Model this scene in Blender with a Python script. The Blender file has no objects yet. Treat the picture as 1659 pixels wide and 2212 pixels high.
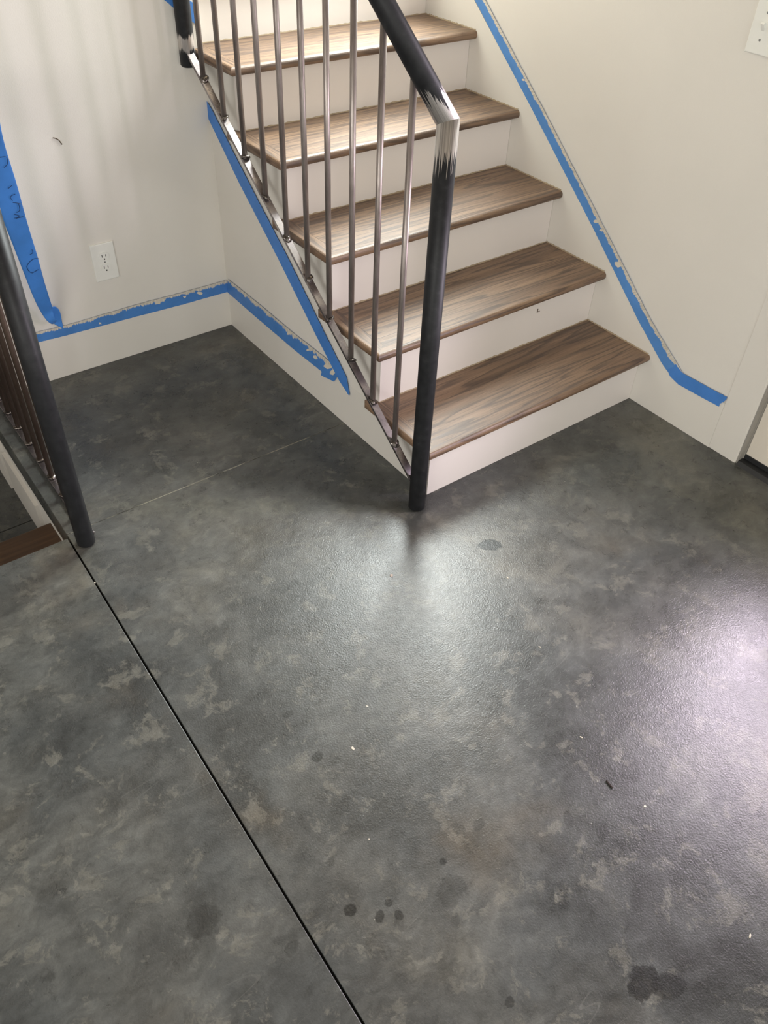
import bpy, bmesh, math, random
from mathutils import Vector, Matrix
random.seed(7)
C = bpy.context.scene.collection
sc = bpy.context.scene

# ------------------------------------------------------------------ camera
IMG_W, IMG_H, FPX = 1659.0, 2212.0, 1763.0
CAM = Vector((-1.24066, -1.36703, 1.61125))
RR = Vector((0.80314532, -0.59480424, 0.03413954))
UU = Vector((0.3822972, 0.55845826, 0.73618831))
FF = Vector((0.45695344, 0.57821474, -0.67591513))
cd = bpy.data.cameras.new('camera')
cam = bpy.data.objects.new('camera', cd); C.objects.link(cam)
cam.matrix_world = Matrix(((RR.x, UU.x, -FF.x, CAM.x), (RR.y, UU.y, -FF.y, CAM.y), (RR.z, UU.z, -FF.z, CAM.z), (0, 0, 0, 1)))
cd.sensor_fit = 'VERTICAL'; cd.sensor_height = 24.0; cd.lens = 24.0 * FPX / IMG_H
cd.clip_start = 0.02
sc.camera = cam

# ------------------------------------------------------------------ view, sky, daylight, added fill
sc.view_settings.view_transform = 'Standard'
sc.view_settings.look = 'None'
sc.view_settings.gamma = 1.0
sc.view_settings.use_curve_mapping = False
sc.view_settings.exposure = 0.0
sc.cycles.use_denoising = True
sc.cycles.sample_clamp_indirect = 6.0
wd = bpy.data.worlds.new('daylight'); sc.world = wd; wd.use_nodes = True
wd.node_tree.nodes['Background'].inputs[0].default_value = (0.92, 0.97, 1.0, 1)
wd.node_tree.nodes['Background'].inputs[1].default_value = 0.5


def area(name, loc, rot, sx, sy, power, col, spread=math.pi):
    l = bpy.data.lights.new(name, 'AREA'); l.shape = 'RECTANGLE'; l.size = sx; l.size_y = sy
    l.energy = power; l.color = col; l.spread = spread
    o = bpy.data.objects.new(name, l); C.objects.link(o); o.location = loc; o.rotation_euler = rot
    return o


PI = math.pi
# daylight entering by the stair window and the door glass (right wall)
area('stair_window_daylight', (1.03, 1.19, 1.95), (0, PI / 2, 0), 0.96, 0.96, 160, (0.94, 1.0, 0.97))
for yy, pw in ((-0.735, 18), (-1.085, 13)):
    area('door_daylight', (0.955, yy, 0.925), (0, PI / 2, 0), 0.80, 0.13, pw, (1.0, 0.86, 1.0), math.radians(130))
area('back_fill_light', (-1.2, -4.12, 1.0), (PI / 2, 0, 0), 2.9, 1.6, 54, (1.0, 0.98, 0.93))  # added fill from behind the camera, brightens risers and far wall

area('left_fill_light', (-3.17, -1.5, 1.75), (0, -PI / 2, 0), 1.1, 1.5, 56, (1.0, 0.99, 0.95))  # added fill from the left, brightens stair side, right wall and near floor

# ------------------------------------------------------------------ helpers


def setp(o, **kw):
    for k, v in kw.items():
        if v is not None: o[k] = v
    return o


def mesh_obj(name, bm, mat=None, parent=None, loc=(0, 0, 0), smooth=False):
    bmesh.ops.recalc_face_normals(bm, faces=bm.faces[:])
    me = bpy.data.meshes.new(name); bm.to_mesh(me); bm.free()
    if mat: me.materials.append(mat)
    if smooth:
        for p in me.polygons: p.use_smooth = True
    o = bpy.data.objects.new(name, me); C.objects.link(o); o.location = loc
    if parent: o.parent = parent
    return o


def thing(name, label, cat, loc=(0, 0, 0), group=None):
    o = bpy.data.objects.new(name, None); C.objects.link(o); o.location = loc
    o.empty_display_size = 0.05
    return setp(o, label=label, category=cat, group=group)


def tag(o, label, cat, group=None): return setp(o, label=label, category=cat, group=group)


def struct(o, label=None): return setp(o, kind='structure', label=label)


def box(bm, x0, x1, y0, y1, z0, z1, bev=0.0, seg=2):
    vs = [bm.verts.new((x, y, z)) for z in (z0, z1) for y in (y0, y1) for x in (x0, x1)]
    fs = [(0, 2, 3, 1), (4, 5, 7, 6), (0, 1, 5, 4), (2, 6, 7, 3), (0, 4, 6, 2), (1, 3, 7, 5)]
    nf = [bm.faces.new([vs[i] for i in f]) for f in fs]
    if bev:
        es = list({e for f in nf for e in f.edges})
        bmesh.ops.bevel(bm, geom=es, offset=bev, segments=seg, profile=0.5, affect='EDGES')
    return bm


def prism(bm, pts, axis, a, b):
    """pts: 2-D outline in the two other axes, in order; extruded from a to b along axis"""
    def mk(p, t):
        return {'x': (t, p[0], p[1]), 'y': (p[0], t, p[1]), 'z': (p[0], p[1], t)}[axis]
    A = [bm.verts.new(mk(p, a)) for p in pts]; B = [bm.verts.new(mk(p, b)) for p in pts]
    n = len(pts)
    bm.faces.new(A); bm.faces.new(B[::-1])
    for i in range(n): bm.faces.new((A[i], A[(i + 1) % n], B[(i + 1) % n], B[i]))
    return bm


def tube(bm, rings, r, n=24, cap=True, uv=True, round_end=0.0):
    """rings: list of (centre, normal) ; circles lie in mitre planes"""
    uvl = bm.loops.layers.uv.verify() if uv else None
    allr = []; dist = [0.0]
    for i in range(1, len(rings)): dist.append(dist[-1] + (rings[i][0] - rings[i - 1][0]).length)
    for c, axis, nrm, rr in rings_full(rings, r):
        u = Vector((1, 0, 0)); u = (u - axis * u.dot(axis)).normalized(); v = axis.cross(u)
        ring = []
        for k in range(n):
            a = 2 * PI * k / n
            p = u * (rr * math.cos(a)) + v * (rr * math.sin(a))
            t = -p.dot(nrm) / axis.dot(nrm)
            ring.append(bm.verts.new(c + p + axis * t))
        allr.append(ring)
    for i in range(len(allr) - 1):
        for k in range(n):
            f = bm.faces.new((allr[i][k], allr[i][(k + 1) % n], allr[i + 1][(k + 1) % n], allr[i + 1][k]))
            f.smooth = True
            if uv:
                for l, (uu, vv) in zip(f.loops, ((k, dist[i]), (k + 1, dist[i]), (k + 1, dist[i + 1]), (k, dist[i + 1]))):
                    l[uvl].uv = (uu / n, vv)
    if cap:
        bm.faces.new(allr[0][::-1]); bm.faces.new(allr[-1])
    return bm


def rings_full(rings, r):
    out = []
    for i, ring in enumerate(rings):
        c = ring[0]; nrm = ring[1] if ring[1] else None; rr = ring[2] if len(ring) > 2 else r
        j = i if i < len(rings) - 1 else i - 1
        axis = (rings[j + 1][0] - rings[j][0]).normalized()
        out.append((c, axis, nrm if nrm else axis, rr))
    return out


def ray(u, v):
    return RR * ((u - IMG_W / 2) / FPX) + UU * ((IMG_H / 2 - v) / FPX) + FF


def on(axis, val, u, v):
    """world point seen at photo position (u, v) on the plane axis = val (used to measure real sizes and places)"""
    d = ray(u, v); t = (val - CAM[axis]) / d[axis]
    return CAM + d * t

# ------------------------------------------------------------------ node materials


def lin(c):
    return tuple(((x / 255) / 12.92 if x / 255 <= 0.04045 else ((x / 255 + 0.055) / 1.055) ** 2.4) for x in c) + (1.0,)


class NT:
    def __init__(s, name):
        s.m = bpy.data.materials.new(name); s.m.use_nodes = True
        s.t = s.m.node_tree; s.n = s.t.nodes; s.b = s.n['Principled BSDF']

    def node(s, typ, ins=None, **props):
        nd = s.n.new(typ)
        for k, v in props.items(): setattr(nd, k, v)
        for k, v in (ins or {}).items(): s.set(nd.inputs[k], v)
        return nd

    def set(s, sock, v):
        if isinstance(v, bpy.types.NodeSocket): s.t.links.new(v, sock)
        else: sock.default_value = v

    def p(s, **kw):
        for k, v in kw.items(): s.set(s.b.inputs[k.replace('_', ' ')], v)

    def math(s, op, a, b=0.0, c=0.0, clamp=False):
        nd = s.node('ShaderNodeMath', operation=op, use_clamp=clamp)
        s.set(nd.inputs[0], a); s.set(nd.inputs[1], b); s.set(nd.inputs[2], c)
        return nd.outputs[0]

    def noise(s, vec, scale, detail=4, rough=0.55, dist=0.0):
        nd = s.node('ShaderNodeTexNoise', {'Scale': scale, 'Detail': detail, 'Roughness': rough, 'Distortion': dist})
        if vec is not None: s.set(nd.inputs['Vector'], vec)
        return nd.outputs['Fac']

    def ramp(s, fac, stops, interp='LINEAR'):
        nd = s.node('ShaderNodeValToRGB'); nd.color_ramp.interpolation = interp
        e = nd.color_ramp.elements
        while len(e) < len(stops): e.new(0.5)
        for el, (pos, col) in zip(e, stops): el.position = pos; el.color = col
        s.set(nd.inputs[0], fac); return nd.outputs[0]

    def mix(s, fac, a, b, mode='MIX'):
        nd = s.node('ShaderNodeMix', data_type='RGBA', blend_type=mode)
        s.set(nd.inputs[0], fac); s.set(nd.inputs[6], a); s.set(nd.inputs[7], b); return nd.outputs[2]

    def step(s, x, lo, hi):
        nd = s.node('ShaderNodeMapRange', interpolation_type='SMOOTHSTEP')
        s.set(nd.inputs[0], x); nd.inputs[1].default_value = lo; nd.inputs[2].default_value = hi
        return nd.outputs[0]

    def scale(s, vec, sx, sy, sz, loc=(0, 0, 0), rot=(0, 0, 0)):
        nd = s.node('ShaderNodeMapping'); s.set(nd.inputs[0], vec)
        nd.inputs[1].default_value = loc; nd.inputs[2].default_value = rot; nd.inputs[3].default_value = (sx, sy, sz)
        return nd.outputs[0]

    def tc(s, which='Object'): return s.node('ShaderNodeTexCoord').outputs[which]

    def geo(s): return s.node('ShaderNodeNewGeometry').outputs['Position']

    def bump(s, h, strength, distance):
        nd = s.node('ShaderNodeBump', {'Strength': strength, 'Distance': distance}); s.set(nd.inputs['Height'], h)
        s.set(s.b.inputs['Normal'], nd.outputs[0]); return nd


def g(v): return (v, v, v, 1)


def mat_paint(name, col, rough=0.6, bump=0.25, spec=0.35, bscale=420):
    m = NT(name); pos = m.geo()
    n1 = m.noise(pos, 3.0, 3)
    c = m.mix(m.step(n1, 0.35, 0.7), tuple(x * 0.975 for x in col[:3]) + (1,), col)
    m.p(Base_Color=c, Roughness=rough); m.b.inputs['Specular IOR Level'].default_value = spec
    m.bump(m.noise(pos, bscale, 3, 0.6), bump, 0.0006)
    return m.m


WALL = mat_paint('wall_paint', lin((221, 217, 209)), 0.62, 0.5, 0.3, 260)
TRIM = mat_paint('trim_paint', lin((220, 216, 208)), 0.42, 0.12, 0.4, 120)
RISER = mat_paint('riser_paint', lin((230, 223, 217)), 0.45, 0.12, 0.4, 150)
DOORP = mat_paint('door_paint', lin((222, 214, 200)), 0.4, 0.1, 0.4, 150)
CEIL = mat_paint('ceiling_bounce_cut', lin((140, 128, 112)), 0.8, 0.3, 0.2, 200)  # unseen ceiling, toned dark to cut bounce light onto the floor


def mat_concrete(name, spots=(), base=1.0):
    m = NT(name); pos = m.geo()
    warp = m.node('ShaderNodeTexNoise', {'Vector': pos, 'Scale': 5.0, 'Detail': 5.0, 'Roughness': 0.6})
    wv = m.node('ShaderNodeVectorMath', operation='MULTIPLY_ADD')
    m.set(wv.inputs[0], warp.outputs['Color']); wv.inputs[1].default_value = (0.11, 0.11, 0.0); m.set(wv.inputs[2], pos)
    wp = wv.outputs[0]
    big = m.noise(wp, 1.7, 5, 0.62)
    mid = m.noise(wp, 5.5, 9, 0.72, 0.15)
    fine = m.noise(pos, 34, 6, 0.7, 0.6)
    col = m.ramp(big, [(0.30, lin((66, 67, 66))), (0.44, lin((94, 96, 95))), (0.56, lin((116, 116, 112))), (0.72, lin((142, 138, 126)))])
    tone = m.ramp(mid, [(0.30, g(0.62)), (0.46, g(0.90)), (0.53, g(1.08)), (0.70, g(1.45))])
    col = m.mix(1.0, col, tone, 'MULTIPLY')
    # trowel blotches with crisp edges
    blot = m.step(m.noise(wp, 12.0, 10, 0.76, 0.2), 0.54, 0.60)
    col = m.mix(m.math('MULTIPLY', blot, 0.55), col, lin((150, 147, 137)))
    dk = m.step(m.noise(m.scale(wp, 1, 1, 1, (3.1, 7.7, 0)), 15.0, 10, 0.78, 0.3), 0.585, 0.65)
    col = m.mix(m.math('MULTIPLY', dk, 0.40), col, lin((46, 47, 46)))
    # warm rusty tints
    wt = m.step(m.noise(m.scale(pos, 1, 1, 1, (9.0, 1.0, 0)), 2.2, 4, 0.6), 0.55, 0.75)
    col = m.mix(m.math('MULTIPLY', wt, 0.28), col, lin((146, 126, 98)))
    col = m.mix(1.0, col, m.ramp(m.noise(m.scale(wp, 1, 1.6, 1), 17, 8, 0.75, 0.3), [(0.32, g(0.72)), (0.5, g(1.0)), (0.68, g(1.32))]), 'MULTIPLY')
    col = m.mix(m.step(fine, 0.62, 0.80), col, lin((132, 132, 128)))
    col = m.mix(m.math('MULTIPLY', m.step(fine, 0.42, 0.24), 0.35), col, lin((58, 60, 60)))
    # speckles of paint dust
    vor = m.node('ShaderNodeTexVoronoi', {'Vector': pos, 'Scale': 11.0, 'Randomness': 1.0})
    col = m.mix(m.step(vor.outputs['Distance'], 0.022, 0.012), col, lin((190, 188, 180)))
    # thin pale scratches
    for k, (rz, off, thr) in enumerate(((0.55, 1.3, 0.0011), (-0.9, 4.4, 0.0009), (1.9, 8.1, 0.0010))):
        sv = m.scale(pos, 1.0, 9.0, 1.0, (off, off * 2, 0), (0, 0, rz))
        vn = m.noise(sv, 1.1, 2, 0.4)
        line = m.math('ABSOLUTE', m.math('SUBTRACT', vn, 0.56))
        keep = m.step(m.noise(m.scale(pos, 1, 1, 1, (off * 3, 0, 0)), 3.0, 2), 0.60, 0.68)
        col = m.mix(m.math('MULTIPLY', m.math('MULTIPLY', m.step(line, thr * 3, thr), keep), 0.22), col, lin((172, 170, 164)))
    # dark oil spots, each at its own place
    sx = m.node('ShaderNodeSeparateXYZ'); m.set(sx.inputs[0], pos)
    wob = m.noise(pos, 38, 5, 0.7); wob2 = m.math('MULTIPLY', m.math('SUBTRACT', wob, 0.5), 1.5)
    for (x, y, rx, ry, rot, strength) in spots:
        ca, sa = math.cos(rot), math.sin(rot)
        dx = m.math('SUBTRACT', sx.outputs[0], x); dy = m.math('SUBTRACT', sx.outputs[1], y)
        a = m.math('DIVIDE', m.math('ADD', m.math('MULTIPLY', dx, ca), m.math('MULTIPLY', dy, sa)), rx)
        b = m.math('DIVIDE', m.math('SUBTRACT', m.math('MULTIPLY', dy, ca), m.math('MULTIPLY', dx, sa)), ry)
        d = m.math('ADD', m.math('SQRT', m.math('ADD', m.math('MULTIPLY', a, a), m.math('MULTIPLY', b, b))), wob2)
        col = m.mix(m.math('MULTIPLY', m.step(d, 1.12, 0.86), strength), col, lin((30, 31, 31)))
    col = m.mix(1.0, col, (base * 0.975, base, base * 0.99, 1), 'MULTIPLY')
    m.p(Base_Color=col, Roughness=m.ramp(m.math('ADD', m.math('MULTIPLY', mid, 0.6), m.math('MULTIPLY', fine, 0.4)), [(0.3, g(0.22)), (0.7, g(0.37))]))
    m.b.inputs['Specular IOR Level'].default_value = 0.55
    h = m.math('ADD', m.noise(pos, 240, 3, 0.6), m.math('MULTIPLY', m.noise(pos, 40, 4, 0.6), 1.0))
    m.bump(h, 0.5, 0.0012)
    return m.m


SPOTS = [(0.012, -0.268, 0.034, 0.022, -0.5, 1.0), (-0.746, -0.545, 0.014, 0.011, 0.3, 0.7), (-0.692, -0.939, 0.034, 0.026, 0.2, 0.32),
         (-0.872, -0.854, 0.012, 0.012, 0, 0.75), (-0.833, -0.896, 0.012, 0.009, 0.5, 0.65), (-0.802, -0.915, 0.009, 0.009, 0, 0.6),
         (-0.512, -1.268, 0.034, 0.026, 0.0, 0.8), (-0.482, -1.298, 0.034, 0.022, -0.5, 0.62), (-0.804, -0.885, 0.007, 0.007, 0, 0.6),
         (-1.106, -0.709, 0.036, 0.028, 0.3, 0.35), (-0.741, -0.415, 0.012, 0.008, 0, 0.6), (-0.733, -1.148, 0.010, 0.008, 0.4, 0.5),
         (-0.668, -0.884, 0.007, 0.007, 0, 0.75), (-0.999, -0.847, 0.016, 0.012, 0.4, 0.3), (-0.40, -0.97, 0.02, 0.010, 0.9, 0.4),
         (-0.36, -1.03, 0.018, 0.012, 0.3, 0.4), (-0.56, -0.87, 0.016, 0.011, 0.3, 0.35), (-0.60, -0.85, 0.010, 0.016, 0.3, 0.35)]
CONC = mat_concrete('stained_concrete', SPOTS, 0.49)
CONC2 = mat_concrete('lower_concrete', (), 0.45)
JOINT = NT('joint_filler'); JOINT.p(Base_Color=lin((30, 30, 28)), Roughness=0.9); JOINT = JOINT.m  # dark filler at the bottom of the floor joints
DUST = NT('joint_dust'); DUST.p(Base_Color=DUST.ramp(DUST.noise(DUST.geo(), 7.0, 4), [(0.42, lin((44, 43, 38))), (0.52, lin((150, 146, 130)))]), Roughness=0.9); DUST = DUST.m


def mat_wood(name, axis='x'):
    m = NT(name); ob = m.tc('Object'); inf = m.node('ShaderNodeObjectInfo')
    off = m.node('ShaderNodeVectorMath', operation='MULTIPLY_ADD')
    cmb = m.node('ShaderNodeCombineXYZ'); rnd = inf.outputs['Random']
    m.set(cmb.inputs[0], m.math('MULTIPLY', rnd, 13.0)); m.set(cmb.inputs[1], m.math('MULTIPLY', rnd, 5.3)); m.set(cmb.inputs[2], m.math('MULTIPLY', rnd, 2.0))
    off.inputs[1].default_value = (1, 1, 1); m.set(off.inputs[0], ob); m.set(off.inputs[2], cmb.outputs[0])
    v = off.outputs[0]
    if axis == 'y': v = m.scale(v, 1, 1, 1, (0, 0, 0), (0, 0, PI / 2))
    st = m.scale(v, 0.55, 8.0, 6.0)
    warp = m.noise(st, 1.1, 3, 0.5)
    # cathedral growth rings
    ring = m.math('FRACT', m.math('MULTIPLY', m.math('ADD', warp, m.math('MULTIPLY', m.noise(m.scale(v, 1.6, 22, 8), 1.6, 2, 0.5), 0.10)), 14.0))
    grain = m.math('MULTIPLY', m.step(ring, 0.0, 0.14), m.step(ring, 1.0, 0.55))
    pores = m.noise(m.scale(v, 9, 260, 120), 1.0, 4, 0.7)
    streak = m.noise(m.scale(v, 1.6, 34, 20), 1.0, 4, 0.6)
    col = m.ramp(streak, [(0.3, lin((104, 80, 60))), (0.5, lin((124, 97, 73))), (0.7, lin((142, 114, 88)))])
    col = m.mix(m.math('MULTIPLY', m.math('SUBTRACT', 1.0, grain), 0.72), col, lin((62, 44, 33)))
    col = m.mix(m.math('MULTIPLY', m.step(pores, 0.50, 0.36), 0.5), col, lin((58, 41, 31)))
    m.p(Base_Color=col, Roughness=m.ramp(pores, [(0.3, g(0.58)), (0.7, g(0.46))]))
    m.b.inputs['Specular IOR Level'].default_value = 0.85
    m.b.inputs['Coat Weight'].default_value = 0.1; m.b.inputs['Coat Roughness'].default_value = 0.5
    m.bump(m.math('ADD', m.math('MULTIPLY', pores, 0.6), m.math('MULTIPLY', grain, 0.5)), 0.25, 0.0008)
    return m.m


WOOD = mat_wood('stained_oak'); WOODY = mat_wood('stained_oak_return', 'y')
DWOOD = NT('dark_walnut_step'); _v = DWOOD.scale(DWOOD.tc(), 3, 60, 30)
DWOOD.p(Base_Color=DWOOD.ramp(DWOOD.noise(_v, 1.0, 5, 0.6), [(0.3, lin((58, 40, 26))), (0.7, lin((96, 70, 48)))]), Roughness=0.4); DWOOD = DWOOD.m


def mat_pipe(name, v0, v1, amp=1.0):
    """dark mill-scale pipe; bare brushed steel where UV.v lies near the joint(s) v0..v1"""
    m = NT(name); uv = m.tc('UV'); sp = m.node('ShaderNodeSeparateXYZ'); m.set(sp.inputs[0], uv)
    streak = m.noise(m.scale(uv, 26, 5, 1), 1.0, 4, 0.6)
    streak2 = m.noise(m.scale(uv, 60, 1.2, 1), 1.0, 2, 0.5)
    vv = m.math('ADD', sp.outputs[1], m.math('MULTIPLY', m.math('SUBTRACT', streak, 0.5), 0.20 * amp))
    vv = m.math('ADD', vv, m.math('MULTIPLY', m.math('SUBTRACT', streak2, 0.5), 0.10 * amp))
    lo = m.step(vv, v0 - 0.002, v0 + 0.004); hi = m.step(vv, v1 + 0.004, v1 - 0.002)
    bare = m.math('MULTIPLY', lo, hi)
    mot = m.noise(m.geo(), 45, 5, 0.65)
    dark = m.ramp(mot, [(0.3, lin((24, 25, 27))), (0.6, lin((36, 37, 39))), (0.8, lin((52, 53, 54)))])
    silver = m.ramp(streak2, [(0.3, lin((176, 170, 166))), (0.7, lin((226, 221, 216)))])
    m.p(Base_Color=m.mix(bare, dark, silver), Metallic=m.math('ADD', m.math('MULTIPLY', bare, 0.75), 0.15),
        Roughness=m.math('SUBTRACT', m.math('ADD', 0.46, m.math('MULTIPLY', mot, 0.16)), m.math('MULTIPLY', bare, 0.08)))
    m.b.inputs['Specular IOR Level'].default_value = 0.35
    m.bump(mot, 0.12, 0.0006)
    return m.m


def mat_steel(name, c0, c1, c2, rough=0.36, metal=0.85, sc_=(1, 1, 0.15), f=40):
    m = NT(name); mot = m.noise(m.scale(m.geo(), *sc_), f, 5, 0.65)
    m.p(Base_Color=m.ramp(mot, [(0.3, lin(c0)), (0.52, lin(c1)), (0.75, lin(c2))]), Metallic=metal,
        Roughness=m.ramp(mot, [(0.3, g(rough + 0.12)), (0.7, g(rough - 0.06))]))
    m.bump(mot, 0.1, 0.0005)
    return m.m


BAL = mat_steel('raw_steel_rod', (108, 99, 94), (150, 141, 136), (186, 178, 173), 0.42, 0.75)
BAL2 = mat_steel('rusty_steel_rod', (74, 62, 54), (98, 84, 75), (122, 108, 98), 0.5)
BAR = mat_steel('raw_steel_bar', (96, 90, 92), (150, 144, 146), (196, 191, 190), 0.27, 0.95, (1, 1, 1), 16)
WELD = mat_steel('weld_metal', (58, 54, 52), (110, 104, 100), (170, 164, 158), 0.25, 0.95, (1, 1, 1), 90)


def mat_tape(name, col=(56, 118, 196), thr=2.0, amp=0.5, nsx=9.0, dirt=0.0):
    """blue crepe tape; wall paint smeared along the upper edge (UV.v near 1) above thr"""
    m = NT(name); uv = m.tc('UV'); sp = m.node('ShaderNodeSeparateXYZ'); m.set(sp.inputs[0], uv)
    n = m.noise(m.scale(uv, 22, 1.4, 1), 1.0, 6, 0.72)
    n2 = m.noise(m.scale(uv, 4, 0.5, 1), 1.0, 2, 0.5)
    w = m.math('ADD', sp.outputs[1], m.math('ADD', m.math('MULTIPLY', m.math('SUBTRACT', n, 0.5), amp), m.math('MULTIPLY', m.math('SUBTRACT', n2, 0.5), amp)))
    paint = m.step(w, thr, thr + 0.035)
    tn = m.noise(m.geo(), 14, 4)
    c = m.mix(m.step(tn, 0.3, 0.7), lin(tuple(x * 0.94 for x in col)), lin(col))
    c = m.mix(paint, c, m.ramp(n, [(0.35, lin((176, 168, 152))), (0.6, lin((216, 210, 198)))]))
    m.p(Base_Color=c, Roughness=0.55)
    m.bump(m.noise(m.geo(), 420, 3, 0.6), 0.25, 0.0004)
    return m.m


TAPE_A = mat_tape('blue_tape_smeared', (72, 130, 200), 0.76, 0.62)
TAPE_B = mat_tape('blue_tape_clean', (70, 130, 206), 1.6, 0.4)
TAPE_C = mat_tape('blue_tape_bright', (74, 142, 226), 1.9, 0.3)
TAPE_D = mat_tape('blue_tape_edge_smeared', (84, 140, 206), 0.72, 0.30)


def mat_plain(name, col, rough=0.5, spec=0.5, metal=0.0):
    m = NT(name); n = m.noise(m.geo(), 30, 3)
    m.p(Base_Color=m.mix(n, tuple(x * 0.94 for x in lin(col)[:3]) + (1,), lin(col)), Roughness=rough, Metallic=metal)
    m.b.inputs['Specular IOR Level'].default_value = spec
    return m.m


PLASTIC = mat_plain('white_plastic', (232, 232, 226), 0.38)
SLOT = mat_plain('slot_dark', (22, 21, 20), 0.6)
SCREW = mat_plain('screw_grey', (150, 150, 148), 0.4, 0.5, 0.6)
CAULK = mat_plain('dusty_caulk', (168, 152, 128), 0.8, 0.2)
RUBBER = mat_plain('black_rubber', (34, 35, 37), 0.5)
INK = mat_plain('pencil_ink', (20, 44, 84), 0.6)
SCUFF = mat_plain('dark_scuff', (92, 78, 64), 0.8, 0.2)
CHIP = mat_plain('paint_chip_cream', (214, 206, 190), 0.7)
STICK = mat_plain('dark_splinter_wood', (44, 34, 30), 0.7)
WEATHER = mat_plain('weatherstrip_grey', (150, 146, 138), 0.6)
GREYRISER = mat_plain('dark_stained_riser', (70, 50, 34), 0.5)

gm = NT('window_glass')
gl = gm.node('ShaderNodeBsdfGlossy', {'Roughness': 0.02}); tr = gm.node('ShaderNodeBsdfTransparent', {'Color': (0.96, 0.99, 0.98, 1)})
fr = gm.node('ShaderNodeFresnel', {'IOR': 1.45}); mx = gm.node('ShaderNodeMixShader')
gm.t.links.new(fr.outputs[0], mx.inputs[0]); gm.t.links.new(tr.outputs[0], mx.inputs[1]); gm.t.links.new(gl.outputs[0], mx.inputs[2])
gm.t.links.new(mx.outputs[0], gm.n['Material Output'].inputs[0]); GLASS = gm.m

# ------------------------------------------------------------------ measured sizes
H, D, W, NOSE, OV, L = 0.19, 0.2499, 0.9149, 0.0352, 0.0345, 1.2037
TT = 0.026            # tread thickness
YJ, XJ0, SL = 0.436, -0.938, 0.42
CEILZ = 2.75

# ------------------------------------------------------------------ structure: floor


def xj(y): return XJ0 - 0.0165 * (SL - y)      # the long saw-cut joint is a hair off square


bm = bmesh.new()
gw = 0.0024
prism(bm, [(xj(-4.2) + gw, -4.2), (W + 0.05, -4.2), (W + 0.05, 0.02), (W, 0.02), (W, YJ - 0.001), (xj(YJ) + gw, YJ - 0.001)], 'z', -0.05, 0)
prism(bm, [(-3.2, -4.2), (xj(-4.2) - gw, -4.2), (xj(SL) - gw, SL), (-3.2, SL)], 'z', -0.05, 0)
prism(bm, [(xj(SL) + 0.002, YJ + 0.001), (0.02, YJ + 0.001), (0.02, L + 0.02), (xj(SL) + 0.002, L + 0.02)], 'z', -0.085, 0)
es = [e for e in bm.edges if all(v.co.z > -0.001 for v in e.verts)]
bmesh.ops.bevel(bm, geom=es, offset=0.0014, segments=2, profile=0.5, affect='EDGES')
struct(mesh_obj('floor', bm, CONC))
bm = bmesh.new(); box(bm, -3.2, W + 0.05, -4.2, SL - 0.004, -0.06, -0.012)
struct(mesh_obj('floor_joint', bm, JOINT))
bm = bmesh.new(); box(bm, xj(SL) + 0.012, -0.0005, YJ - 0.0012, YJ + 0.0012, -0.04, -0.0007); struct(mesh_obj('floor_joint_dust', bm, DUST))
bm = bmesh.new(); prism(bm, [(-3.2, 0.3), (-0.80, 0.3), (-0.80, 3.4), (-3.2, 3.4)], 'z', -0.45, -0.38)
lf = struct(mesh_obj('floor_lower', bm, CONC2))
bm = bmesh.new(); box(bm, -3.0, -0.935, 0.996, 1.000, -0.381, -0.3794); struct(mesh_obj('floor_lower_joint', bm, JOINT))

# ------------------------------------------------------------------ structure: walls
WT = 0.14
WY0, WY1, WZ0, WZ1 = 0.68, 1.70, 1.44, 2.46       # stair window in the right wall
DY0, DY1, DZ1 = -1.40, -0.437, 2.06               # door in the right wall
bm = bmesh.new()
x0, x1 = W, W + WT
box(bm, x0, x1, DY1, WY0, -0.05, CEILZ)
box(bm, x0, x1, WY0, WY1, -0.05, WZ0); box(bm, x0, x1, WY0, WY1, WZ1, CEILZ)
box(bm, x0, x1, WY1, 3.4, -0.05, CEILZ)
box(bm, x0, x1, DY0, DY1, DZ1, CEILZ)
box(bm, x0, x1, -4.2, DY0, -0.05, CEILZ)
struct(mesh_obj('wall_right', bm, WALL))
bm = bmesh.new(); box(bm, -0.94, 0.0, L, L + 0.12, -0.40, CEILZ); struct(mesh_obj('wall_far', bm, WALL))
bm = bmesh.new(); box(bm, -0.15, -0.0365, L + 0.12, 3.3, -0.05, CEILZ); struct(mesh_obj('wall_stairwell', bm, WALL))
bm = bmesh.new(); box(bm, -3.2, W + WT, 3.3, 3.4, -0.45, CEILZ); struct(mesh_obj('wall_end', bm, WALL))
bm = bmesh.new(); LY0, LY1, LZ0, LZ1 = -2.28, -0.72, 1.17, 2.33
box(bm, -3.3, -3.2, -4.3, LY0, -0.45, CEILZ); box(bm, -3.3, -3.2, LY1, 3.4, -0.45, CEILZ)
box(bm, -3.3, -3.2, LY0, LY1, -0.45, LZ0); box(bm, -3.3, -3.2, LY0, LY1, LZ1, CEILZ); struct(mesh_obj('wall_left', bm, WALL))
bm = bmesh.new()
for a in ((LY0, LY0 + 0.05, LZ0, LZ1), (LY1 - 0.05, LY1, LZ0, LZ1), (LY0, LY1, LZ0, LZ0 + 0.05), (LY0, LY1, LZ1 - 0.05, LZ1)): box(bm, -3.29, -3.25, *a)
w2 = struct(mesh_obj('added_fill_window', bm, TRIM))  # unseen window frame, added to go with the left fill light
bm = bmesh.new(); box(bm, -3.272, -3.268, LY0 + 0.04, LY1 - 0.04, LZ0 + 0.04, LZ1 - 0.04); mesh_obj('pane', bm, GLASS, w2)
bm = bmesh.new()
box(bm, -3.2, -2.7, -4.3, -4.2, -0.05, CEILZ); box(bm, 0.3, W + WT, -4.3, -4.2, -0.05, CEILZ); box(bm, -2.7, 0.3, -4.3, -4.2, 2.3, CEILZ)
struct(mesh_obj('wall_back', bm, WALL))
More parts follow.
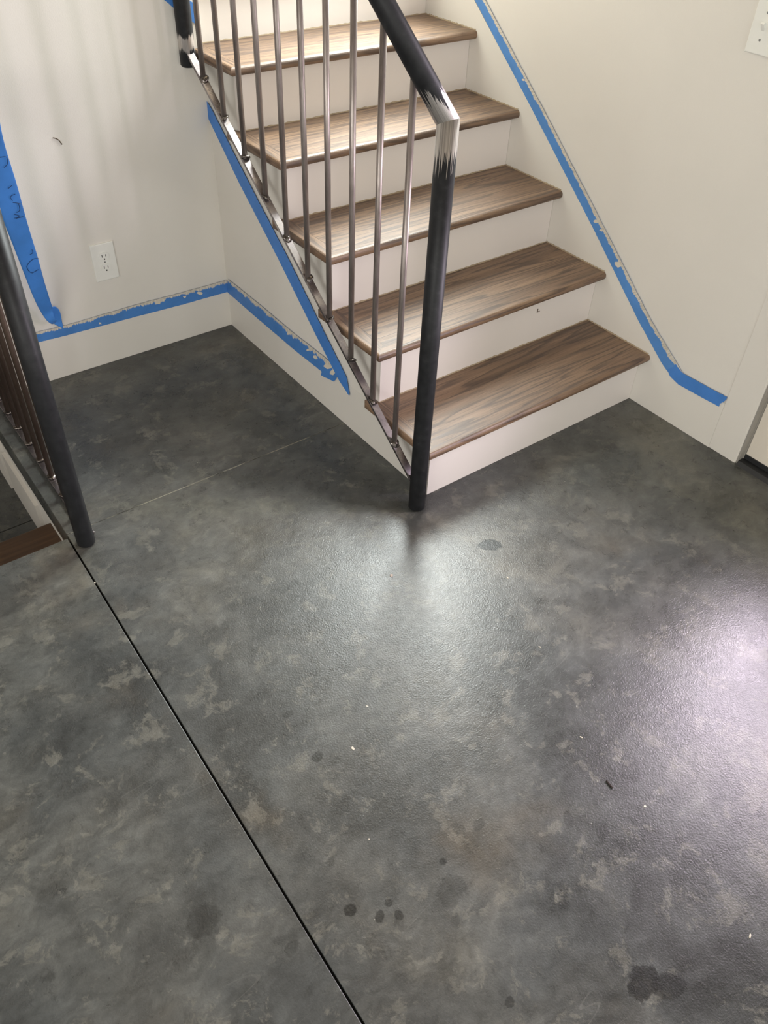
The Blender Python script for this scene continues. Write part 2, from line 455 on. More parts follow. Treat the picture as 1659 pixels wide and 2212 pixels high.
bm = bmesh.new(); box(bm, -3.3, W + WT, -4.3, 3.4, CEILZ, CEILZ + 0.1); struct(mesh_obj('ceiling', bm, CEIL))
# wall below the slab edge, at the sunken landing
bm = bmesh.new(); box(bm, -0.922, -0.84, 0.40, 3.3, -0.38, -0.05); struct(mesh_obj('wall_well', bm, WALL))
bm = bmesh.new(); prism(bm, [(0.85, -0.38), (0.85, -0.205), (1.185, -0.205), (1.185, -0.38)], 'x', -0.934, -0.922)
struct(mesh_obj('baseboard_well', bm, TRIM))
bm = bmesh.new(); box(bm, -3.2, -0.84, 0.36, 0.40, -0.38, -0.05); struct(mesh_obj('wall_landing', bm, WALL))

# window and door of the right wall
bm = bmesh.new(); fw = 0.05
for a in ((WY0, WY0 + fw, WZ0, WZ1), (WY1 - fw, WY1, WZ0, WZ1), (WY0, WY1, WZ0, WZ0 + fw), (WY0, WY1, WZ1 - fw, WZ1)):
    box(bm, W + 0.09, W + 0.135, *a)
w1 = struct(mesh_obj('window_1', bm, TRIM))
bm = bmesh.new(); box(bm, W + 0.118, W + 0.123, WY0 + 0.04, WY1 - 0.04, WZ0 + 0.04, WZ1 - 0.04); mesh_obj('pane', bm, GLASS, w1)
bm = bmesh.new(); dx0, dx1 = W + 0.030, W + 0.072
gz0, gz1 = 0.51, 1.34
lites = ((-1.17, -1.0), (-0.83, -0.63))
dy0, dy1, dz0 = DY0 + 0.012, DY1 - 0.010, 0.028
box(bm, dx0, dx1, dy0, lites[0][0], dz0, DZ1 - 0.01); box(bm, dx0, dx1, lites[1][1], dy1, dz0, DZ1 - 0.01)
box(bm, dx0, dx1, lites[0][1], lites[1][0], dz0, DZ1 - 0.01)
for a_, b_ in lites: box(bm, dx0, dx1, a_, b_, dz0, gz0); box(bm, dx0, dx1, a_, b_, gz1, DZ1 - 0.01)
d1 = struct(mesh_obj('door_1', bm, DOORP))
for a_, b_ in lites:
    bm = bmesh.new(); box(bm, dx1 - 0.012, dx1 - 0.007, a_, b_, gz0, gz1); mesh_obj('pane', bm, GLASS, d1)
bm = bmesh.new(); box(bm, dx0 - 0.004, dx1 - 0.004, dy0, dy1, 0.014, 0.030); mesh_obj('door_sweep', bm, RUBBER, d1)
# jamb: weatherstrip and dark gap, threshold
bm = bmesh.new(); box(bm, W + 0.002, W + 0.026, DY1 - 0.006, DY1 + 0.001, 0.0, DZ1, 0.001); box(bm, W + 0.026, W + 0.034, DY1 - 0.009, DY1 - 0.004, 0.012, DZ1)
struct(mesh_obj('trim_1', bm, WEATHER))
bm = bmesh.new(); prism(bm, [(W - 0.006, 0), (W + 0.004, 0.012), (W + 0.09, 0.014), (W + 0.09, -0.02), (W - 0.006, -0.02)], 'y', DY0, DY1 - 0.006)
struct(mesh_obj('trim_2', bm, RUBBER), 'black rubber door threshold')
bm = bmesh.new(); box(bm, W - 0.0022, W + 0.001, -0.434, -0.336, 0.0, DZ1, 0.001)
struct(mesh_obj('trim_3', bm, TRIM))

# baseboards (flush, painted): far wall, stair side, right wall with the rake along the flight
bm = bmesh.new(); box(bm, -0.94, 0.0, L - 0.004, L, 0.0, 0.172, 0.001); struct(mesh_obj('baseboard_far', bm, TRIM))
bm = bmesh.new()
prism(bm, [(-0.336, 0.0), (-0.336, 0.172), (-0.130, 0.172), (1.9, 1.727), (1.9, 1.0), (0.02, 0.0)], 'x', W - 0.0035, W)
struct(mesh_obj('baseboard_right', bm, TRIM))

# ------------------------------------------------------------------ staircase
stair = thing('staircase', 'indoor flight of stained oak treads with cream painted risers', 'stairs', (0, 0, 0))
NT_ = 8


def tread_mesh(closed=False):
    bm = bmesh.new()
    xr = W - 0.0042
    if closed: outline = [(0.001, -NOSE), (xr, -NOSE), (xr, D), (0.001, D)]
    else: outline = [(-OV, -NOSE), (xr, -NOSE), (xr, D), (0.012, D), (0.012, -NOSE + (0.012 + OV))]   # mitred against its return
    prism(bm, outline, 'z', -TT, 0)
    es = [e for e in bm.edges if all(abs(v.co.y + NOSE) < 1e-4 for v in e.verts) and abs(e.verts[0].co.x - e.verts[1].co.x) > 0.5]
    bmesh.ops.bevel(bm, geom=es, offset=0.0115, segments=5, profile=0.5, affect='EDGES')
    return bm


def return_mesh():
    bm = bmesh.new()
    prism(bm, [(-OV, -NOSE), (0.0115, -NOSE + (0.0115 + OV)), (0.0115, D), (0.0, D), (0.0, D + 0.012), (-0.014, D + 0.034), (-OV + 0.004, D + 0.034), (-OV, D + 0.026)], 'z', -TT, 0)
    es = [e for e in bm.edges if all(abs(v.co.x + OV) < 1e-4 for v in e.verts) and abs(e.verts[0].co.y - e.verts[1].co.y) > 0.2]
    bmesh.ops.bevel(bm, geom=es, offset=0.0115, segments=5, profile=0.5, affect='EDGES')
    return bm


def caulk_mesh():
    bm = bmesh.new(); n = 70
    for (p0, p1, nrm) in ((Vector((0.0, D, 0)), Vector((W - 0.0045, D, 0)), Vector((0, -1, 0))), (Vector((W - 0.0042, D - 0.004, 0)), Vector((W - 0.0042, -NOSE + 0.01, 0)), Vector((-1, 0, 0)))):
        prev = None
        for k in range(n + 1):
            c = p0.lerp(p1, k / n)
            a = 0.0022 + 0.0012 * random.random(); b = 0.0022 + 0.0028 * random.random() ** 2
            tri = [bm.verts.new(c + Vector((0, 0, -0.001))), bm.verts.new(c + nrm * a + Vector((0, 0, -0.001))), bm.verts.new(c + nrm * 0.0012 + Vector((0, 0, b))), bm.verts.new(c + Vector((0, 0, b)))]
            if prev:
                for q in range(4): bm.faces.new((prev[q], prev[(q + 1) % 4], tri[(q + 1) % 4], tri[q]))
            else: bm.faces.new(tri)
            prev = tri
        bm.faces.new(prev[::-1])
    return bm


tr0 = mesh_obj('tread', tread_mesh(), WOOD, stair, (0, 0, H)); rt0 = mesh_obj('return_nosing', return_mesh(), WOODY, tr0)
bm = bmesh.new(); box(bm, -0.0005, W - 0.0042, 0.0, 0.018, 0.0, H - TT, 0.0006, 1); rs0 = mesh_obj('riser', bm, RISER, stair)
ck0 = mesh_obj('caulk_line', caulk_mesh(), CAULK, tr0)
closed_tread = bpy.data.meshes.new('tread'); bm = tread_mesh(True); bmesh.ops.recalc_face_normals(bm, faces=bm.faces[:]); bm.to_mesh(closed_tread); bm.free(); closed_tread.materials.append(WOOD)
for i in range(1, NT_):
    t = tr0.copy(); C.objects.link(t); t.parent = stair; t.location = (0, i * D, (i + 1) * H)
    if i >= 5: t.data = closed_tread
    kids = (rt0, ck0) if i * D < L - 0.02 else (ck0,)
    for src in kids:
        r = src.copy(); C.objects.link(r); r.parent = t
    r = rs0.copy(); C.objects.link(r); r.parent = stair; r.location = (0, i * D, i * H)
# side panel under the treads (drywall) and its painted rake board
pts = [(0.0, 0.0), (0.0, H - TT)]
for i in range(1, 5):
    pts += [(i * D, i * H - TT), (i * D, (i + 1) * H - TT)]
pts += [(L, 5 * H - TT), (L, 0.0)]
bm = bmesh.new(); prism(bm, [(y + 0.0185 if 0 < y < L else (0.0005 if y == 0 else y), z) for y, z in pts], 'x', 0.0, 0.03)
mesh_obj('side_panel', bm, WALL, stair)
bm = bmesh.new(); prism(bm, [(0.004, 0.0), (0.004, H - TT - 0.002), (0.44, 0.165), (L, 0.170), (L, 0.0)], 'x', -0.0007, 0.0)
mesh_obj('side_baseboard', bm, TRIM, stair)
# small dark scuff on the second riser
bm = bmesh.new(); q = on(1, D, 1163, 670)
box(bm, q.x - 0.006, q.x - 0.002, D - 0.0006, D, q.z - 0.007, q.z + 0.006); box(bm, q.x - 0.006, q.x + 0.007, D - 0.0006, D, q.z - 0.007, q.z - 0.004)
mesh_obj('scuff_mark', bm, SCUFF, stair)

# ------------------------------------------------------------------ stair railing
rail = thing('stair_railing', 'steel stair railing of dark pipe posts and slim rods beside the oak treads', 'railing', (0, 0, 0))
PR = 0.0242
P1 = Vector((-0.0591, -0.0247, 0)); P2 = Vector((-0.066, 1.176, 0))
KZ = 1.071
dirv = Vector(((P2.x - P1.x), (P2.y - P1.y), 0.742 * (P2.y - P1.y)))
au = dirv.normalized()
K = Vector((P1.x, P1.y, KZ))
mit = (au + Vector((0, 0, 1))).normalized()
bm = bmesh.new(); tube(bm, [(P1 + Vector((0, 0, 0.0)), None, PR - 0.004), (P1 + Vector((0, 0, 0.005)), None), (P1 + Vector((0, 0, 0.5)), None), (K, mit)], PR, 32)
mesh_obj('post', bm, mat_pipe('pipe_post', KZ - 0.075, 9.0), rail)
bm = bmesh.new(); tube(bm, [(K, mit), (K + au * 0.7, None), (K + au * 2.6, None)], PR, 32)
mesh_obj('handrail', bm, mat_pipe('pipe_handrail', -9.0, 0.050), rail)
zb = 0.912
HRZ = lambda y: KZ + 0.742 * (y - P1.y)
BZ = lambda y: 0.0895 + 0.7425 * (y - 0.0)          # centre line of the bottom bar
XR = lambda y: P1.x + (P2.x - P1.x) * (y - P1.y) / (P2.y - P1.y)
bm = bmesh.new(); tube(bm, [(Vector((P2.x, P2.y, zb)), None, PR - 0.004), (Vector((P2.x, P2.y, zb + 0.005)), None), (Vector((P2.x, P2.y, HRZ(P2.y) - 0.01)), None)], PR, 32)
po2 = mesh_obj('post', bm, mat_pipe('pipe_upper_post', 0.045, 0.080, 0.35), rail)
# bottom bar: flat bar on the slope
yb0, yb1 = P1.y + 0.018, P2.y - 0.016
bm = bmesh.new(); nrm = Vector((0, -0.742, 1)).normalized(); hw = 0.0112; th = 0.0045
cs = []
for y in (yb0, yb1):
    c = Vector((XR(y), y, BZ(y)))
    cs.append([bm.verts.new(c + Vector((sx * hw, 0, 0)) + nrm * (sz * th)) for sx, sz in ((-1, -1), (1, -1), (1, 1), (-1, 1))])
for k in range(4): bm.faces.new((cs[0][k], cs[0][(k + 1) % 4], cs[1][(k + 1) % 4], cs[1][k]))
bm.faces.new(cs[0][::-1]); bm.faces.new(cs[1])
bmesh.ops.bevel(bm, geom=bm.edges[:], offset=0.0012, segments=2, profile=0.5, affect='EDGES')
mesh_obj('bottom_bar', bm, BAR, rail)


def blob(r, seed, sx=1, sy=1, sz=0.6):
    b = bmesh.new(); bmesh.ops.create_icosphere(b, subdivisions=3, radius=r)
    rnd = random.Random(seed)
    ph = [rnd.random() * 6 for _ in range(6)]
    for v in b.verts:
        d = 1 + 0.12 * math.sin(v.co.x / r * 3 + ph[0]) * math.sin(v.co.y / r * 3 + ph[1]) + 0.1 * math.sin(v.co.z / r * 4 + ph[2])
        v.co = Vector((v.co.x * sx, v.co.y * sy, v.co.z * sz)) * d
    return b


RODR = 0.0080
weld0 = None
lenz = HRZ(0) - PR * 0.9 / math.cos(math.atan(0.742)) - BZ(0)
bm = bmesh.new(); tube(bm, [(Vector((0, 0, 0.0)), None), (Vector((0, 0, lenz)), None)], RODR, 16)
rod0 = None
for k in range(10):
    y = 0.094 + 0.1101 * k
    if k == 0:
        o = mesh_obj('baluster', bm, BAL, rail); rod0 = o
        o.location = (XR(y), y, BZ(y))
        w = mesh_obj('weld_bead', blob(0.0125, 3, 1.05, 1.1, 0.62), WELD, o, (0, -0.003, 0.004), True); weld0 = w
    else:
        o = rod0.copy(); C.objects.link(o); o.parent = rail; o.location = (XR(y), y, BZ(y))
        w = weld0.copy(); C.objects.link(w); w.parent = o
    w.rotation_euler = (0.64, 0, k * 1.3)

# ------------------------------------------------------------------ guard railing at the sunken landing
gr = thing('guard_railing', 'dark steel guard railing on the floor edge above the sunken landing', 'railing', (0, 0, 0))
G1 = Vector((-0.9035, 0.3746, 0)); GX = -0.884; GZT = 0.98
bm = bmesh.new(); tube(bm, [(G1, None, PR - 0.004), (G1 + Vector((0, 0, 0.005)), None), (G1 + Vector((0, 0, 0.5)), None), (G1 + Vector((0, 0, GZT)), Vector((0, 1, 1)).normalized())], PR, 32)
mesh_obj('post', bm, mat_pipe('pipe_guard_post', GZT - 0.05, 9.0), gr)
kg = G1 + Vector((0, 0, GZT))
bm = bmesh.new(); tube(bm, [(kg, Vector((0, 1, 1)).normalized()), (Vector((GX, 0.9, GZT)), None), (Vector((GX, L, GZT)), None)], PR, 32)
mesh_obj('handrail', bm, mat_pipe('pipe_guard_handrail', -9.0, 0.05), gr)
bm = bmesh.new(); box(bm, GX - 0.0125, GX + 0.0125, G1.y + 0.018, L - 0.001, 0.002, 0.011, 0.0012); mesh_obj('bottom_bar', bm, BAR, gr)
bm = bmesh.new(); tube(bm, [(Vector((0, 0, 0)), None), (Vector((0, 0, GZT - 0.034)), None)], RODR, 16)
first = None
for k in range(8):
    y = 0.488 + 0.0985 * k
    if k == 0:
        first = o = mesh_obj('baluster', bm, BAL2, gr); w = wl = mesh_obj('weld_bead', blob(0.012, 9, 1.15, 1.15, 0.6), WELD, o, (0, 0, 0.003), True)
    else:
        o = first.copy(); C.objects.link(o); o.parent = gr; w = wl.copy(); C.objects.link(w); w.parent = o
    o.location = (GX, y, 0.011); w.rotation_euler = (0, 0, k * 1.7)

# ------------------------------------------------------------------ sunken landing step
lst = thing('landing_step', 'dark brown wooden step just below the concrete floor edge', 'step', (0, 0, 0))
bm = bmesh.new(); box(bm, -2.6, -0.9225, 0.401, 0.735, -0.19 - 0.027, -0.19)
es = [e for e in bm.edges if all(abs(v.co.y - 0.735) < 1e-4 for v in e.verts) and abs(e.verts[0].co.x - e.verts[1].co.x) > 0.5]
bmesh.ops.bevel(bm, geom=es, offset=0.010, segments=4, profile=0.5, affect='EDGES')
mesh_obj('tread', bm, DWOOD, lst)
bm = bmesh.new(); box(bm, -2.6, -0.9225, 0.680, 0.698, -0.38, -0.217); mesh_obj('riser', bm, GREYRISER, lst)

# ------------------------------------------------------------------ masking tape


def strip(name, A, B, nrm, off, mat, n=60, jit=0.0012, thick=0.0006, jag_end=True):
    """A: lower edge polyline, B: upper edge polyline (world points), laid off from a wall along nrm"""
    def resample(P):
        ls = [0]
        for i in range(1, len(P)): ls.append(ls[-1] + (P[i] - P[i - 1]).length)
        out = []
        for k in range(n + 1):
            s = ls[-1] * k / n; i = 1
            while i < len(P) - 1 and ls[i] < s: i += 1
            f = (s - ls[i - 1]) / max(ls[i] - ls[i - 1], 1e-9); out.append(P[i - 1].lerp(P[i], f))
        return out, ls[-1]
    (a, la), (b, lb) = resample(A), resample(B)
    rnd = random.Random(name + str(len(A)) + str(round(A[0].x, 3)))
    bm = bmesh.new(); uvl = bm.loops.layers.uv.verify(); rows = []
    m = 4
    for k in range(n + 1):
        pa, pb = a[k], b[k]; t = (pb - pa).normalized()
        pa = pa + t * rnd.uniform(-jit, jit) * 0.4; pb = pb + t * rnd.uniform(-jit, jit)
        row = []
        for q in range(m + 1):
            p = pa.lerp(pb, q / m)
            if jag_end and k in (0, n):
                d = (a[1] - a[0]).normalized() if k == 0 else (a[n] - a[n - 1]).normalized()
                p = p + d * rnd.uniform(-0.002, 0.004)
            row.append((bm.verts.new(p + nrm * (off + thick)), bm.verts.new(p + nrm * off)))
        rows.append(row)
    ln = 0.5 * (la + lb)
    for k in range(n):
        for q in range(m):
            f = bm.faces.new((rows[k][q][0], rows[k + 1][q][0], rows[k + 1][q + 1][0], rows[k][q + 1][0]))
            for l, (uu, vv) in zip(f.loops, ((k, q), (k + 1, q), (k + 1, q + 1), (k, q + 1))): l[uvl].uv = (uu / n * ln * 10, vv / m)
            bm.faces.new((rows[k][q][1], rows[k][q + 1][1], rows[k + 1][q + 1][1], rows[k + 1][q][1]))
        bm.faces.new((rows[k][0][0], rows[k][0][1], rows[k + 1][0][1], rows[k + 1][0][0]))
        bm.faces.new((rows[k][m][0], rows[k + 1][m][0], rows[k + 1][m][1], rows[k][m][1]))
    for k in (0, n):
        for q in range(m): bm.faces.new((rows[k][q][0], rows[k][q + 1][0], rows[k][q + 1][1], rows[k][q][1]))
    return mesh_obj(name, bm, mat)


def pl(axis, val, pts): return [on(axis, val, *p) for p in pts]


NX, NY = Vector((-1, 0, 0)), Vector((0, -1, 0))
EX = 0.0045
t1 = strip('tape_strip', pl(1, L, [(66, 742), (140, 724), (300, 681), (400, 655), (492, 629)]), pl(1, L, [(62, 720), (140, 702), (300, 655), (400, 629), (488, 604)]), NY, 0.0042, TAPE_A, 140)
tag(t1, 'blue masking tape along the baseboard under the wall outlet, smeared with paint', 'tape')
t2 = strip('tape_strip', pl(0, 0, [(489, 627), (560, 689), (640, 757), (697, 802), (695, 810), (722, 823)]), pl(0, 0, [(494, 602), (560, 655), (640, 722), (700, 768), (726, 792), (735, 806)]), NX, 0.0032, TAPE_A, 140)
tag(t2, 'blue masking tape on the stair side above its baseboard, end stopping by the raked tape', 'tape')
t3 = strip('tape_strip', pl(0, 0, [(427, 197), (445, 238), (520, 395), (605, 560), (680, 712), (735, 820), (756, 852)]), pl(0, 0, [(436, 194), (460, 235), (540, 393), (627, 560), (700, 710), (752, 815), (758, 850)]), NX, 0.0052, TAPE_B, 120)
tag(t3, 'long raked strip of blue tape running beside the railing bottom bar on the stair side', 'tape')
t4 = strip('tape_strip', pl(0, W, [(1005, -50), (1028, 0), (1165, 262), (1287, 500), (1380, 690), (1432, 785), (1452, 812)]), pl(0, W, [(1027, -50), (1051, 0), (1190, 262), (1312, 500), (1408, 690), (1462, 780), (1476, 804)]), NX, 0.0042, TAPE_D, 160)
tag(t4, 'long raked strip of blue tape climbing the right wall above the oak treads', 'tape')
t5 = strip('tape_strip', pl(0, W, [(1443, 797), (1450, 812), (1467, 829), (1510, 853), (1553, 876)]), pl(0, W, [(1462, 786), (1475, 803), (1490, 812), (1530, 834), (1573, 857)]), NX, 0.0050, TAPE_B, 60)
tag(t5, 'short level strip of blue tape near the door, low on the right wall', 'tape')
t6 = strip('tape_strip', pl(1, L, [(330, -20), (375, 17), (410, 44), (429, 56)]), pl(1, L, [(366, -36), (385, -16), (408, 0), (427, 12)]), NY, 0.0012, TAPE_B, 40)
tag(t6, 'blue tape piece on the wall corner behind the hanging railing post', 'tape')

def scrap(par, axis, val, u, v, r, nrm, off):
    rnd = random.Random(int(u * 7 + v)); pts = []
    for k in range(8):
        t = 2 * PI * k / 8; q = r * rnd.uniform(0.45, 1.15); pts.append((u + q * math.cos(t), v + 0.75 * q * math.sin(t)))
    P = pl(axis, val, pts); bm = bmesh.new()
    A = [bm.verts.new(p_ + nrm * (off + 0.0009)) for p_ in P]; B = [bm.verts.new(p_ + nrm * off) for p_ in P]
    bm.faces.new(A); bm.faces.new(B[::-1])
    for k in range(8): bm.faces.new((A[k], A[(k + 1) % 8], B[(k + 1) % 8], B[k]))
    setp(mesh_obj('paint_scrap', bm, CHIP, par), label='dried cream paint stuck to the tape')


for u, v, r in ((340, 652, 9), (430, 632, 7), (352, 648, 4), (398, 640, 4), (215, 697, 4)): scrap(t1, 1, L, u, v, r, NY, 0.0044)
for u, v, r in ((550, 652, 4), (582, 677, 4), (627, 719, 7), (684, 771, 6), (709, 790, 9), (722, 802, 9), (668, 755, 5)): scrap(t2, 0, 0, u, v, r, NX, 0.0034)
for u, v, r in ((1337, 570, 9), (1290, 477, 6), (1302, 497, 5), (1133, 172, 4)): scrap(t4, 0, W, u, v, r, NX, 0.0044)

# loose tape peeling off the far wall, hanging out from its stuck tip, with pencil letters
def dep(v):
    ks = [(230, 0.78), (290, 0.82), (400, 0.90), (500, 0.985), (600, 1.08), (650, 1.13), (700, 1.165)]
    if v <= ks[0][0]: return ks[0][1]
    for (a, ya), (b, yb) in zip(ks, ks[1:]):
        if v <= b: return ya + (yb - ya) * (v - a) / (b - a)
    return ks[-1][1]


Rt = [(-14, 180), (-5, 230), (2, 281), (13, 325), (28, 370), (41, 414), (52, 457), (67, 509), (82, 555), (93, 600), (106, 642), (113, 663), (118, 680), (121, 690)]
Lf = [(-62, 195), (-53, 245), (-46, 296), (-35, 342), (-20, 388), (-7, 432), (5, 473), (22, 514), (38, 556), (52, 591), (66, 628), (80, 660), (91, 680), (100, 692)]
rows = [(on(1, dep(v0), u0, v0), on(1, dep(v1) + 0.004, u1, v1)) for (u0, v0), (u1, v1) in zip(Lf, Rt)]
rows = rows[:-2] + [(on(1, yl, ul, vl), on(1, yr, ur, vr)) for ul, vl, yl, ur, vr, yr in (
    (93, 682, 1.163, 113.5, 666, 1.160), (101, 693, 1.160, 116, 682, 1.158), (109, 699, 1.166, 120, 693, 1.164), (114, 701, 1.178, 125, 690, 1.178))]
curl = [(on(1, yl, ul, vl), on(1, yr, ur, vr)) for ul, vl, yl, ur, vr, yr in (
    (107, 664, 1.186, 119, 661, 1.186), (107, 673, 1.191, 127, 667, 1.188), (108, 684, 1.194, 131, 677, 1.192), (110, 695, 1.196, 133, 690, 1.196),
    (120, 702, 1.1985, 135, 700, 1.1985), (135, 709, 1.1993, 137, 708, 1.1993))]
def ribbon(name, rows, par=None):
    bm = bmesh.new(); uvl = bm.loops.layers.uv.verify(); fr_ = []
    for a, b in rows: fr_.append([bm.verts.new(p) for p in (a, a.lerp(b, 0.5) + Vector((0, -0.0015, 0)), b)])
    for i in range(len(rows) - 1):
        for q in range(2):
            f = bm.faces.new((fr_[i][q], fr_[i][q + 1], fr_[i + 1][q + 1], fr_[i + 1][q]))
            for l, (uu, vv) in zip(f.loops, ((i, q), (i, q + 1), (i + 1, q + 1), (i + 1, q))): l[uvl].uv = (uu * 0.4, vv / 2)
    o = mesh_obj(name, bm, TAPE_C, par, (0, 0, 0), True)
    mod = o.modifiers.new('soft', 'SUBSURF'); mod.levels = 2; mod.render_levels = 2
    mod = o.modifiers.new('body', 'SOLIDIFY'); mod.thickness = 0.0006; mod.offset = 0
    return o


t7 = ribbon('loose_tape', rows)
ribbon('curled_end', curl, t7)
tag(t7, 'loose blue tape with pencil letters hanging off the wall beside the outlet, its end curled', 'tape')


def bar3(bm, P, r):
    rg = [(p, None) for p in P]
    prev = None; n = 6
    for i, p in enumerate(P):
        d = (P[min(i + 1, len(P) - 1)] - P[max(i - 1, 0)]).normalized()
        u = d.cross(Vector((0.3, 1, 0.2))).normalized(); v = d.cross(u)
        ring = [bm.verts.new(p + (u * math.cos(2 * PI * k / n) + v * math.sin(2 * PI * k / n)) * r) for k in range(n)]
        if prev:
            for k in range(n): bm.faces.new((prev[k], prev[(k + 1) % n], ring[(k + 1) % n], ring[k]))
        else: bm.faces.new(ring[::-1])
        prev = ring
    bm.faces.new(prev)


def smooth_poly(pts, n=4):
    out = []
    for i in range(len(pts) - 1):
        p0, p1, p2, p3 = pts[max(i - 1, 0)], pts[i], pts[i + 1], pts[min(i + 2, len(pts) - 1)]
        for k in range(n):
            t = k / n
            out.append(tuple(0.5 * (2 * p1[j] + (p2[j] - p0[j]) * t + (2 * p0[j] - 5 * p1[j] + 4 * p2[j] - p3[j]) * t * t + (3 * p1[j] - p0[j] - 3 * p2[j] + p3[j]) * t ** 3) for j in (0, 1)))
    return out + [pts[-1]]


strokes = [[(385, 1465), (330, 1475), (287, 1510), (268, 1550), (287, 1592), (320, 1612)], [(320, 1612), (382, 1578)],
           [(318, 1380), (326, 1410), (298, 1430)], [(145, 1065), (190, 1062), (232, 1050)], [(145, 1030), (192, 1040), (165, 1070)],
           [(215, 925), (170, 915), (128, 910)], [(185, 920), (196, 985), (165, 1010)], [(152, 825), (105, 852), (125, 892)],
           [(118, 740), (78, 775)], [(0, 462), (60, 456), (76, 490), (70, 532), (40, 562)]]
letters = [(0, 1), (2,), (3, 4), (5, 6), (7,), (8,), (9,)]
for ids in letters:
    bm = bmesh.new()
    for i in ids:
        P = []
        for (cx, cy) in smooth_poly(strokes[i]):
            u, v = cx * 0.2171, 240 + cy * 0.2171
            p = on(1, dep(v + 2), u, v); P.append(CAM + (p - CAM) * (1 - 0.0045 / (p - CAM).length))
        bar3(bm, P, 0.0007)
    mesh_obj('pencil_letter', bm, INK, t7)

# ------------------------------------------------------------------ wall outlet
a, b = on(1, L, 191, 530), on(1, L, 258, 603)
ox, oz = -0.4345, 0.367
out = thing('wall_outlet', 'white double electrical outlet low on the far wall above the taped baseboard', 'outlet', (ox, L, oz))


def bev_plate(wd, ht, dp):
    bm = bmesh.new(); box(bm, -wd / 2, wd / 2, -dp, 0, -ht / 2, ht / 2)
    es = [e for e in bm.edges if all(v.co.y < -dp + 1e-5 for v in e.verts)]
    bmesh.ops.bevel(bm, geom=es, offset=0.004, segments=4, profile=0.6, affect='EDGES')
    return bm


mesh_obj('cover_plate', bev_plate(0.079, 0.126, 0.006), PLASTIC, out)
for sz in (0.0195, -0.0195):
    bm = bmesh.new(); pts = []
    for k in range(40):
        t = 2 * PI * k / 40; x, z = 0.0172 * math.cos(t), 0.0172 * math.sin(t)
        pts.append((x, max(-0.0142, min(0.0142, z))))
    prism(bm, pts, 'y', -0.0082, -0.004)
    es = [e for e in bm.edges if all(v.co.y < -0.008 for v in e.verts)]
    bmesh.ops.bevel(bm, geom=es, offset=0.0009, segments=2, affect='EDGES')
    r = mesh_obj('receptacle', bm, PLASTIC, out, (0, 0, sz))
    for sx, hh in ((-0.0064, 0.0045), (0.0064, 0.0036)):
        bm = bmesh.new(); box(bm, sx - 0.0011, sx + 0.0011, -0.0084, -0.006, 0.003 - hh, 0.003 + hh); mesh_obj('blade_slot', bm, SLOT, r)
    bm = bmesh.new(); prism(bm, [(0.0026 * math.cos(2 * PI * k / 16), -0.0083 + (0.0026 * math.sin(2 * PI * k / 16) if k > 8 or k == 0 else 0.0024 * math.sin(2 * PI * k / 16))) for k in range(16)], 'y', -0.0084, -0.006)
    mesh_obj('ground_hole', bm, SLOT, r)
bm = bmesh.new(); prism(bm, [(0.0026 * math.cos(2 * PI * k / 16), 0.0026 * math.sin(2 * PI * k / 16)) for k in range(16)], 'y', -0.0068, -0.004); mesh_obj('screw', bm, SCREW, out)

# ------------------------------------------------------------------ switch plate on the right wall
swc = Vector((W, -0.045 - 0.058, 1.160))
sw = thing('light_switch', 'white double switch plate high on the right wall near the door', 'light switch', swc)
bm = bmesh.new(); box(bm, -0.006, 0, -0.058, 0.058, -0.0625, 0.0625)
es = [e for e in bm.edges if all(v.co.x < -0.006 + 1e-5 for v in e.verts)]
bmesh.ops.bevel(bm, geom=es, offset=0.004, segments=4, profile=0.6, affect='EDGES')
mesh_obj('cover_plate', bm, PLASTIC, sw)
for yy in (0.023, -0.023):
    bm = bmesh.new(); prism(bm, [(-0.006, -0.010), (-0.016, 0.006), (-0.013, 0.010), (-0.006, 0.008)], 'y', yy - 0.0045, yy + 0.0045); mesh_obj('toggle', bm, PLASTIC, sw)
    for zz in (0.030, -0.030):
        bm = bmesh.new(); prism(bm, [(yy + 0.003 * math.cos(2 * PI * k / 14), zz + 0.003 * math.sin(2 * PI * k / 14)) for k in range(14)], 'x', -0.0068, -0.004); mesh_obj('screw', bm, SCREW, sw)

# ------------------------------------------------------------------ scuff on the far wall, debris on the floor
bm = bmesh.new(); bar3(bm, [on(1, L - 0.0004, u, v) for u, v in smooth_poly([(114, 298), (120, 299), (127, 303), (131, 308), (134, 312)])], 0.0016)
sc_ = mesh_obj('wall_scuff', bm, SCUFF); tag(sc_, 'small dark curved scuff on the bare far wall above the outlet', 'scuff')


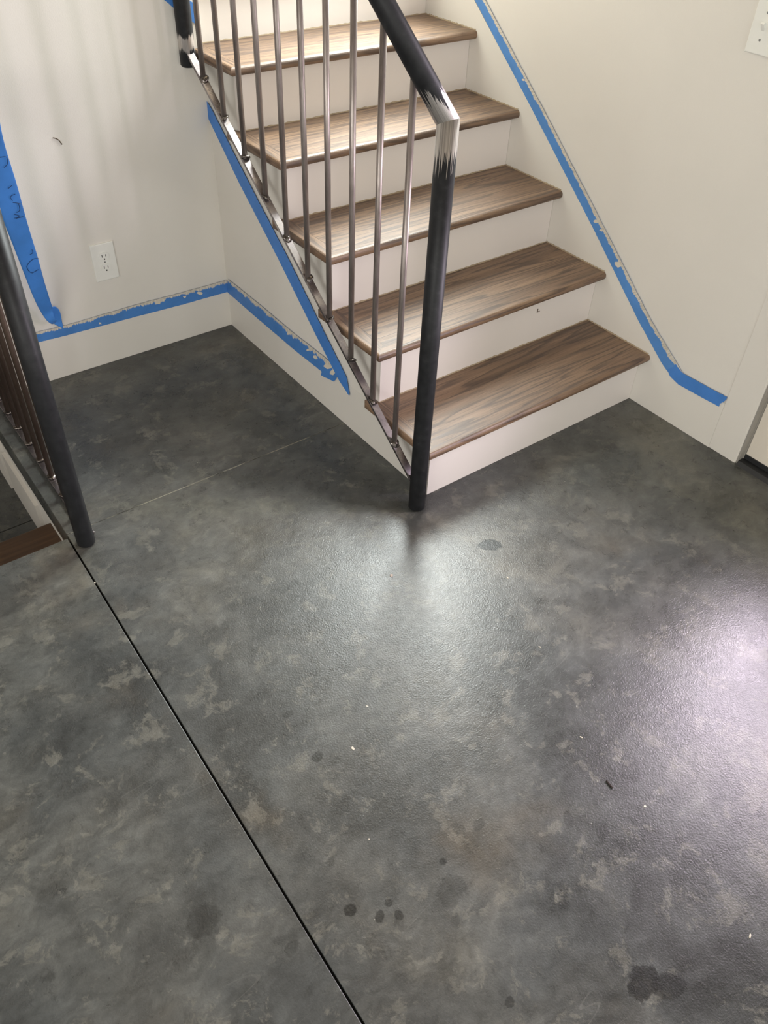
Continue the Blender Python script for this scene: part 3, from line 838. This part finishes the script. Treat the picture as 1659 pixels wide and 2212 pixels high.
def chip(u, v, r, label, mat=CHIP, cat='paint chip', name='paint_chip', group=None, asp=0.7):
    p = on(2, 0, u, v); rnd = random.Random(u * 31 + v)
    bm = bmesh.new(); n = 9; ph = rnd.random() * 6
    pts = []
    for k in range(n):
        t = 2 * PI * k / n; q = r * rnd.uniform(0.65, 1.15)
        x, y = q * math.cos(t), q * asp * math.sin(t)
        pts.append((x * math.cos(ph) - y * math.sin(ph), x * math.sin(ph) + y * math.cos(ph)))
    prism(bm, pts, 'z', 0.0, r * 0.35)
    bmesh.ops.bevel(bm, geom=[e for e in bm.edges if all(w.co.z > r * 0.3 for w in e.verts)], offset=r * 0.12, segments=1, affect='EDGES')
    o = mesh_obj(name, bm, mat, None, (p.x, p.y, 0.0)); tag(o, label, cat, group); return o


chip(762, 1617, 0.0046, 'cream paint crumb on the floor below a dark spot, near the long joint')
chip(845, 1243, 0.0062, 'flat pinkish paint flake in the bright patch below the railing post', mat_plain('pinkish_flake', (176, 164, 152), 0.7))
chip(1166, 1398, 0.0042, 'slim white flake on open floor right of the bright patch', asp=0.35)
chip(1096, 1248, 0.0042, 'small pale curl of paint just below the dark oil spot near the stairs', asp=0.45)
chip(1256, 1593, 0.0040, 'pale fleck on the floor above the dark splinter', asp=0.4)
chip(1393, 1742, 0.0034, 'tiny white crumb on the floor below right of the dark splinter')
chip(797, 1813, 0.0022, 'tiny white crumb lying close right of the long floor joint')
chip(1620, 2022, 0.0058, 'white paint sliver near the lower right floor corner', asp=0.35)
chip(793, 1526, 0.0040, 'white paint drip fleck on the scratched floor below the bright patch', asp=0.4)
chip(205, 1259, 0.0030, 'tiny pale crumb on the floor left of the long joint')
p = on(2, 0, 1316, 1694); q0, q1 = on(2, 0.002, 1310, 1686), on(2, 0.002, 1323, 1702)
bm = bmesh.new(); bar3(bm, [q0 - Vector((p.x, p.y, 0)), q0.lerp(q1, 0.5) - Vector((p.x, p.y, 0)), q1 - Vector((p.x, p.y, 0))], 0.0022)
o = mesh_obj('wood_splinter', bm, STICK, None, (p.x, p.y, 0)); tag(o, 'dark brown wood splinter lying on the concrete floor', 'splinter')
